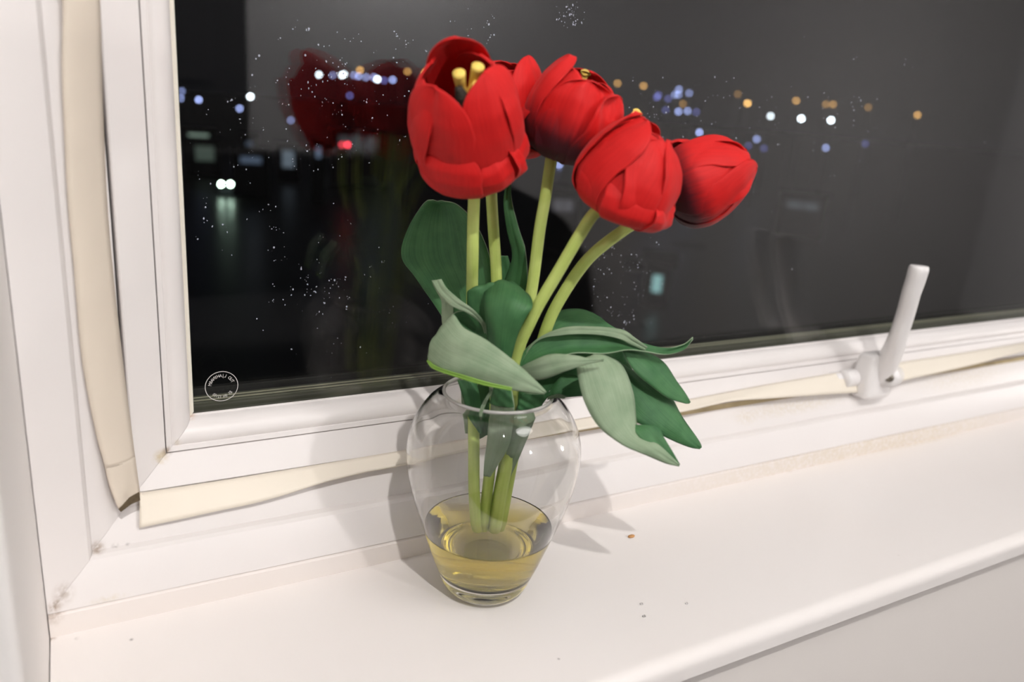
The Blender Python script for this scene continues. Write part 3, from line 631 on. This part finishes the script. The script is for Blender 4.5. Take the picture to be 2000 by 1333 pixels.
# dark depth of foliage above the mouth and sheaths going down into the vase
leaf(T5, [(1000, 860, .004, 1030, 850, .004), (1010, 800, .004, 1060, 790, .006), (1020, 740, .006, 1090, 760, .008), (1060, 690, .010, 1135, 735, .006), (1100, 660, .014, 1190, 715, .006), (1150, 650, .016, 1235, 735, .004), (1200, 660, .016, 1228, 700, .008)], bulge=.002, label='deep green leaf in the shade above the vase mouth')
leaf(T1, [(934, 846, -.006, 940, 850, -.006), (915, 818, -.006, 946, 828, -.006), (905, 780, -.006, 942, 800, -.004), (893, 742, -.004, 932, 745, .0)], bulge=.0015, label='dark leaf base pushed into the vase')
leaf(T1, [(908, 848, .004, 926, 848, .004), (902, 800, .004, 926, 800, .004), (900, 755, .004, 925, 755, .004)], bulge=.001, flip=True)
leaf(T4, [(944, 930, -.005, 958, 932, -.005), (946, 900, -.007, 976, 905, -.007), (950, 870, -.009, 994, 872, -.009), (954, 830, -.011, 1002, 835, -.011), (958, 790, -.013, 1005, 795, -.013), (955, 755, -.012, 1000, 760, -.012)], bulge=.003, flip=True, label='pale sheath around the stems inside the vase')
leaf(T4, [(955, 788, -.0155, 1004, 796, -.0155), (962, 765, -.0160, 1000, 775, -.0160), (965, 750, -.0150, 998, 756, -.0150)], bulge=.003, label='short bright green leaf at the vase mouth')
leaf(T5, [(984, 935, -.001, 996, 935, -.001), (986, 905, -.002, 1010, 905, -.002), (990, 880, -.004, 1024, 872, -.004), (998, 840, -.006, 1040, 835, -.006), (1008, 800, -.006, 1052, 800, -.002), (1016, 775, -.008, 1062, 775, -.002)], bulge=.002, flip=True)
leaf(T5, [(1010, 800, -.010, 1048, 805, -.008), (1012, 785, -.010, 1060, 790, -.008), (1016, 768, -.010, 1064, 770, -.008)], bulge=.002)
leaf(T4, [(938, 822, -.030, 941, 822, -.030), (936, 805, -.030, 943, 806, -.030), (944, 785, -.030, 950, 788, -.030), (958, 762, -.031, 962, 764, -.031)], bulge=.0003, flip=True, label='thin pale sliver of leaf hanging over the rim')

# ------------------------------------------------------------------ specks on the sill
crumb = blob('crumb', at_z(1233, 1048, .0006), (.0026, .0014, .0009), plain('toast_crumb', (.50, .26, .10), .8, bump=.6, bscale=900), None, None, 2.2, 8); tag(crumb, 'tiny orange brown crumb on the sill right of the vase', 'crumb')
M_drop = glass('drop_water', (1, 1, 1), 1.33)
for (x, y, r_, l_) in ((1253, 1180, .0011, 'small water drop on the sill, upper of the pair right of the vase'), (1258, 1204, .0011, 'small water drop on the sill, lower of the pair right of the vase'), (1341, 1179, .0010, 'small water drop on the sill standing apart from the pair')):
    tag(blob('water_drop', at_z(x, y, .0005), (r_, r_*.8, .0006), M_drop, None, None, 2, 8), l_, 'water drop')

# ------------------------------------------------------------------ dark furniture of the room, seen mirrored in the glass
M_door = plain('dark_door', (.030, .027, .026), .6)
d1 = lab(empty('door_1', (.1, -2.58, RZ0)), 'dark door in the room behind, mirrored at the left of the window', 'door')
part_box('door_leaf', (-.45, -2.598, RZ0), (.62, -2.56, 1.25), M_door, d1)
for (x0, x1, z0, z1) in ((-.33, .02, -.7, .1), (.14, .5, -.7, .1), (-.33, .02, .25, 1.1), (.14, .5, .25, 1.1)):
    part_box('door_panel', (x0, -2.56, z0), (x1, -2.55, z1), M_door, d1, .008)
M_sofa = plain('dark_sofa_cloth', (.020, .019, .020), .95, bump=.3, bscale=300)
so = empty('sofa', (1.0, -2.3, RZ0)); tag(so, 'dark high-backed sofa in the room, mirrored in the lower part of the window', 'sofa')
def prism(nm, outline, y0, y1, mt, par):
    n = len(outline); V = [(x, y0, z) for x, z in outline]+[(x, y1, z) for x, z in outline]
    F = [tuple(range(n)), tuple(reversed(range(n, 2*n)))]+[(i, n+i, n+(i+1) % n, (i+1) % n) for i in range(n)]
    return fixn(mesh(nm, V, F, mt, par, False))
prism('backrest', [(-.8, -.80), (-.8, -.02), (-.7, .03), (1.3, .03), (1.5, -.02), (1.75, -.12), (1.9, -.22), (2.02, -.38), (2.08, -.60), (2.1, -.80)], -2.55, -2.32, M_sofa, so)
part_box('seat', (-.8, -2.32, -.72), (1.25, -1.75, -.45), M_sofa, so, .04)
part_box('armrest', (-.95, -2.5, -.80), (-.8, -1.72, -.25), M_sofa, so, .03)
part_box('armrest', (1.25, -2.3, -.80), (1.38, -1.9, -.45), M_sofa, so, .03)
for x, y in ((-.88, -2.45), (-.88, -1.8), (2.0, -2.45), (1.31, -2.0)): part_box('leg', (x-.025, y-.025, RZ0), (x+.025, y+.025, -.80), M_door, so)

# ------------------------------------------------------------------ rain specks on the outer pane
random.seed(7)
V = []; F = []
ico = [(0, 0, 1), (.894, 0, .447), (.276, .851, .447), (-.724, .526, .447), (-.724, -.526, .447), (.276, -.851, .447), (.724, .526, -.447), (-.276, .851, -.447), (-.894, 0, -.447), (-.276, -.851, -.447), (.724, -.526, -.447), (0, 0, -1)]
icf = [(0, 1, 2), (0, 2, 3), (0, 3, 4), (0, 4, 5), (0, 5, 1), (1, 6, 2), (2, 7, 3), (3, 8, 4), (4, 9, 5), (5, 10, 1), (6, 7, 2), (7, 8, 3), (8, 9, 4), (9, 10, 5), (10, 6, 1), (11, 7, 6), (11, 8, 7), (11, 9, 8), (11, 10, 9), (11, 6, 10)]
def drop(px, py, r):
    P = at_y(px, py, .0706); nb = len(V); sx, sz = random.uniform(.5, 1.2), random.uniform(.5, 1.5); a = random.uniform(-.6, .6)
    for x, y, z in ico:
        X = x*r*sx; Z = z*r*sz; V.append((P[0]+X*math.cos(a)-Z*math.sin(a), P[1]+y*r*.5, P[2]+X*math.sin(a)+Z*math.cos(a)))
    for f in icf: F.append(tuple(nb+q for q in f))
zones = [(480, 0, 860, 330, 200), (860, 10, 1000, 140, 26), (360, 100, 620, 560, 110), (450, 330, 860, 740, 130), (1140, 440, 1300, 640, 170), (1150, 130, 1420, 330, 90), (1380, 120, 1760, 330, 110), (1080, 0, 1150, 60, 60), (1100, 0, 2000, 640, 110), (560, 520, 700, 620, 50), (1180, 600, 1250, 650, 30)]
for x0, y0, x1, y1, k in zones:
    for _ in range(int(k*.55)):
        px = random.triangular(x0, x1, (x0+x1)/2); py = random.triangular(y0, y1, (y0+y1)/2)
        for q in range(random.choice((1, 1, 1, 2, 3))): drop(px+random.gauss(0, 6)*(q > 0), py+random.gauss(0, 6)*(q > 0), random.choice((.00015, .0002, .00028, .0004, .0006)))
m, nt, N, L, p = newmat('rain_speck'); p.inputs['Base Color'].default_value = (.75, .80, .95, 1); p.inputs['Roughness'].default_value = .10; p.inputs['Transmission Weight'].default_value = .2; p.inputs['IOR'].default_value = 1.33
tag(mesh('rain_drops', V, F, m), 'fine rain drops scattered over the outside of the window glass', 'rain drops', None, 'stuff')

# ------------------------------------------------------------------ the town at night, far below
GZ = -14.0
def out(px, py, dist): r = ray(px, py); return CAM+r/math.hypot(r[0], r[1])*dist
def ground(px, py): r = ray(px, py); return CAM+r*(GZ-CAM[2])/r[2]
m, nt, N, L, p = newmat('wet_asphalt'); p.inputs['Base Color'].default_value = (.010, .012, .012, 1); p.inputs['Roughness'].default_value = .32
b = N.new('ShaderNodeBump'); nz = N.new('ShaderNodeTexNoise'); nz.inputs['Scale'].default_value = .8; nz.inputs['Detail'].default_value = 6
ge = N.new('ShaderNodeNewGeometry'); L.new(ge.outputs['Position'], nz.inputs['Vector']); L.new(nz.outputs['Fac'], b.inputs['Height']); b.inputs['Strength'].default_value = .3; L.new(b.outputs[0], p.inputs['Normal'])
M_asph = m
V = [(-500, 1, GZ), (900, 1, GZ), (900, 900, GZ), (-500, 900, GZ)]
lab(mesh('ground', V, [(0, 1, 2, 3)], M_asph, None, False), 'dark wet ground of the town outside the window', 'ground')
M_pole = plain('dark_pole', (.02, .02, .02), .7)
EM = {}
def em(c, s):
    k = (c, s)
    if k not in EM: EM[k] = emis('lamp_glow', c, s)
    return EM[k]
Wt, Bl, Db, Or, Gr, Rd = (.80, .92, 1.0), (.42, .52, 1.0), (.25, .28, .85), (1.0, .55, .16), (.70, 1.0, .80), (1.0, .05, .08)
ORD = 'first second third fourth fifth sixth seventh eighth ninth tenth eleventh twelfth thirteenth fourteenth fifteenth sixteenth seventeenth eighteenth nineteenth twentieth twenty-first twenty-second twenty-third twenty-fourth twenty-fifth twenty-sixth twenty-seventh twenty-eighth twenty-ninth thirtieth'.split()
NL = [0]
def street_lamp(px, py, c, s, dia, lbl, grp, dist=None):
    D = dist or 120.0+(NL[0]*23) % 90; NL[0] += 1; P = out(px, py, D); r = ray(px, py); dd = D*np.linalg.norm(r)/math.hypot(r[0], r[1])/np.linalg.norm(r)
    rr = dia/2/FPX*((P-CAM)@FWD)
    t = empty('street_lamp', (P[0], P[1], GZ)); tag(t, lbl, 'street lamp', grp)
    n = 8; V = []; F = []
    for i in range(n+1):
        a = math.pi*i/n
        for j in range(12): th = 2*math.pi*j/12; V.append((P[0]+rr*math.sin(a)*math.cos(th), P[1]+rr*math.sin(a)*math.sin(th), P[2]+rr*.9*math.cos(a)))
    F = [(i*12+j, i*12+(j+1) % 12, (i+1)*12+(j+1) % 12, (i+1)*12+j) for i in range(n) for j in range(12)]
    mesh('lantern', V, F, em(c, s), t)
    h = rr*.12+.04
    box('pole', (P[0]-h, P[1]-h, GZ), (P[0]+h, P[1]+h, P[2]-rr*.8), M_pole, t)
gW, gB, gO, gL = 'white street lights on the horizon', 'bluish street lights in the distance', 'orange street lights on the horizon', 'street lights low in the town'
K = 9.0
whites = [(623, 146, 1), (668, 147, 1.2), (672, 145, .8), (737, 155, 1.4), (767, 156, .55), (489, 189, 2.0), (1565, 232, 2.0), (1623, 235, 1.9), (1505, 227, .9), (1366, 259, .7), (1613, 289, .4)]
for i, (x, y, k) in enumerate(sorted(whites)): street_lamp(x, y, Wt if k > .75 else Bl, K*k, 6, ORD[i]+' from the left of the white out of focus street lights on the horizon', gW)
for i, (x, y, k) in enumerate(sorted([(650, 147, .25), (691, 147, .28), (700, 149, .45), (715, 151, .35), (730, 151, .4), (750, 157, .22), (388, 195, .7), (468, 212, .55), (568, 235, .25), (683, 187, .2), (1283, 190, .22), (1326, 175, .4), (1318, 185, .3), (1346, 182, .28), (1325, 218, .5), (1343, 217, .42), (1360, 219, .15), (1478, 272, .4), (1286, 186, .2), (1300, 215, .14), (1462, 285, .12), (1492, 290, .12), (1690, 281, .12), (1092, 322, .5), (354, 192, .5), (355, 178, .25), (1325, 185, .3), (1305, 193, .16)])):
    street_lamp(x, y, Bl if k > .24 else Db, K*k, 6, ORD[i]+' from the left of the dim bluish out of focus street lights outside', gB)
for i, (x, y, k) in enumerate(sorted([(703, 137, .45), (796, 140, .3), (830, 142, .45), (1206, 163, .28), (1257, 168, .35), (1460, 202, .85), (1555, 197, .35), (1613, 204, .18), (1627, 204, .25), (1696, 210, .14), (1792, 225, .4), (1243, 222, .7), (1334, 203, .16), (1441, 184, .12)])):
    street_lamp(x, y, Or, K*k, 6, ORD[i]+' from the left of the small orange street lights on the horizon', gO)
street_lamp(1219, 631, (1, .86, .40), 14, 6, 'bright yellow street light just above the window frame right of the leaves', None, 60)

# parked car with its headlights on, facing the window, and a red tail light further off
def car(px, py, dist_mul=1.0):
    G = ground(px, py+10); u = (G-CAM); u[2] = 0; u /= np.linalg.norm(u); side = np.array([-u[1], u[0], 0])*-1
    t = empty('car', tuple(float(v) for v in G)); M_body = plain('car_paint', (.03, .03, .035), .3)
    def pt(a, b_, c): return G+side*a+u*b_+np.array([0, 0, c])
    def hull(nm, secs, mt):
        V = []; 
        for b_, w_, z0, z1, w2 in secs: V += [pt(-w_, b_, z0), pt(w_, b_, z0), pt(w_, b_, (z0+z1)/2), pt(w2, b_, z1), pt(-w2, b_, z1), pt(-w_, b_, (z0+z1)/2)]
        F = [(i*6+j, i*6+(j+1) % 6, (i+1)*6+(j+1) % 6, (i+1)*6+j) for i in range(len(secs)-1) for j in range(6)]+[tuple(range(6)), tuple(reversed(range(len(V)-6, len(V))))]
        return fixn(mesh(nm, V, F, mt, t, False))
    hull('body', [(0, .8, .3, .6, .7), (.3, .88, .25, .78, .8), (1.2, .9, .25, .92, .82), (3.9, .9, .25, .95, .82), (4.3, .8, .3, .85, .7)], M_body)
    hull('cabin', [(1.1, .8, .9, .93, .78), (1.8, .78, .9, 1.38, .62), (3.1, .78, .9, 1.42, .62), (3.9, .76, .9, .97, .7)], plain('car_glass', (.01, .01, .012), .1))
    for a in (-.72, .72):
        for b_ in (.8, 3.5):
            V = []; 
            for k in range(14):
                th = 2*math.pi*k/14
                for o_ in (-.1, .1): V.append(pt(a+o_, b_+.32*math.cos(th), .32+.32*math.sin(th)))
            F = [(2*k, 2*k+1, (2*k+3) % 28, (2*k+2) % 28) for k in range(14)]+[tuple(range(0, 28, 2)), tuple(range(27, 0, -2))]
            fixn(mesh('wheel', V, F, M_pole, t, False))
    return t, pt
cr_, pt = car(441, 372); tag(cr_, 'car with two bright headlights on the wet ground at lower left of the window', 'car')
dcar = np.linalg.norm(pt(0, 0, 0)-CAM)
hl = .5*6.5/FPX*dcar
for x in (432, 450):
    P = out(x, 360, math.hypot(*(pt(0, -.3, 0)-CAM)[:2])); a = .62
    V = []; 
    for i in range(7):
        for j in range(12): an = math.pi*i/6; th = 2*math.pi*j/12; V.append(P+hl*np.array([math.sin(an)*math.cos(th), math.sin(an)*math.sin(th), math.cos(an)]))
    mesh('headlight', V, [(i*12+j, i*12+(j+1) % 12, (i+1)*12+(j+1) % 12, (i+1)*12+j) for i in range(6) for j in range(12)], em(Gr, 24.0), cr_)
# low buildings with lit openings
M_bld = plain('night_facade', (.03, .03, .034), .9)
def building(name, px, py, wpx, hpx, c, s, lbl, D=110.0, panes=1, cat='building'):
    P = out(px, py, D); k = ((P-CAM)@FWD)/FPX; W_, H_ = wpx*k, hpx*k; u = (P-CAM); u[2] = 0; u /= np.linalg.norm(u); sd = np.array([u[1], -u[0], 0])
    t = empty(name, (P[0], P[1], GZ)); tag(t, lbl, cat)
    def bx(nm, a0, a1, b0, b1, z0, z1, mt):
        V = [P+sd*a+u*b_+np.array([0, 0, z-P[2]]) for a in (a0, a1) for b_ in (b0, b1) for z in (z0, z1)]
        return fixn(mesh(nm, V, [(0, 1, 3, 2), (4, 6, 7, 5), (0, 4, 5, 1), (2, 3, 7, 6), (0, 2, 6, 4), (1, 5, 7, 3)], mt, t, False))
    top = P[2]+H_*.5+.8
    bx('wall', -W_*.6-.5, W_*.6+.5, .12, 5, GZ, top, M_bld); bx('roof', -W_*.6-.9, W_*.6+.9, -.2, 5.4, top, top+.25, M_pole)
    for i in range(panes):
        a0 = -W_/2+W_/panes*(i+.08); a1 = -W_/2+W_/panes*(i+.92)
        bx('lit_window', a0, a1, 0, .11, P[2]-H_/2, P[2]+H_/2, em(c, s))
GW = (.62, .85, .70); BW = (.42, .58, .85)
building('shop', 388, 270, 44, 16, GW, .30, 'low building with a wide greenish lit front at far left outside', 145)
building('shop', 400, 300, 40, 28, GW, .07, 'dim greenish lit shed below the bright shop front', 132)
building('kiosk', 490, 313, 46, 12, BW, .14, 'low blue-lit kiosk in the dark left half of the view', 108)
building('kiosk', 487, 285, 14, 14, BW, .13, 'small square blue-lit hut above the low kiosk', 118)
building('house', 563, 311, 26, 32, (.55, .70, .85), .17, 'narrow pale-lit house in the dark left half of the view', 128)
building('kiosk', 622, 298, 9, 20, BW, .26, 'thin upright blue-lit booth left of the red light', 105)
building('shop', 700, 280, 80, 26, (.45, .58, .68), .055, 'long dim grey-lit building beside the red light', 125, 3)
building('house', 1100, 402, 40, 22, (.60, .60, .70), .10, 'dim lit building between the tulip stems', 80, 2)
building('house', 1283, 555, 22, 34, (.45, .85, .85), .42, 'house with one bright turquoise window right of the stems', 60)
building('house', 1240, 560, 16, 28, (.55, .60, .45), .05, 'house with a faint yellowish window right of the stems', 74)
building('house', 1335, 556, 40, 38, (.40, .50, .50), .05, 'house with a wide faint grey window', 90)
building('shop', 1568, 402, 60, 14, (.50, .60, .70), .09, 'long low dim lit roof in the middle distance on the right', 110, 2)
for x, lb in ((668, 'red tail light left of its twin in the distance'), (679, 'bright red tail light in the distance at left')):
    P = out(x, 283, 115); rr = .24
    V = [P+rr*np.array([math.sin(math.pi*i/6)*math.cos(math.pi*j/6), math.sin(math.pi*i/6)*math.sin(math.pi*j/6), math.cos(math.pi*i/6)]) for i in range(7) for j in range(12)]
    t = empty('signal_light', (P[0], P[1], GZ)); tag(t, lb, 'signal light')
    mesh('lens', V, [(i*12+j, i*12+(j+1) % 12, (i+1)*12+(j+1) % 12, (i+1)*12+j) for i in range(6) for j in range(12)], em(Rd, 7.0 if x == 679 else 3.0), t)
    box('post', (P[0]-.06, P[1]-.06, GZ), (P[0]+.06, P[1]+.06, P[2]-rr*.7), M_pole, t)
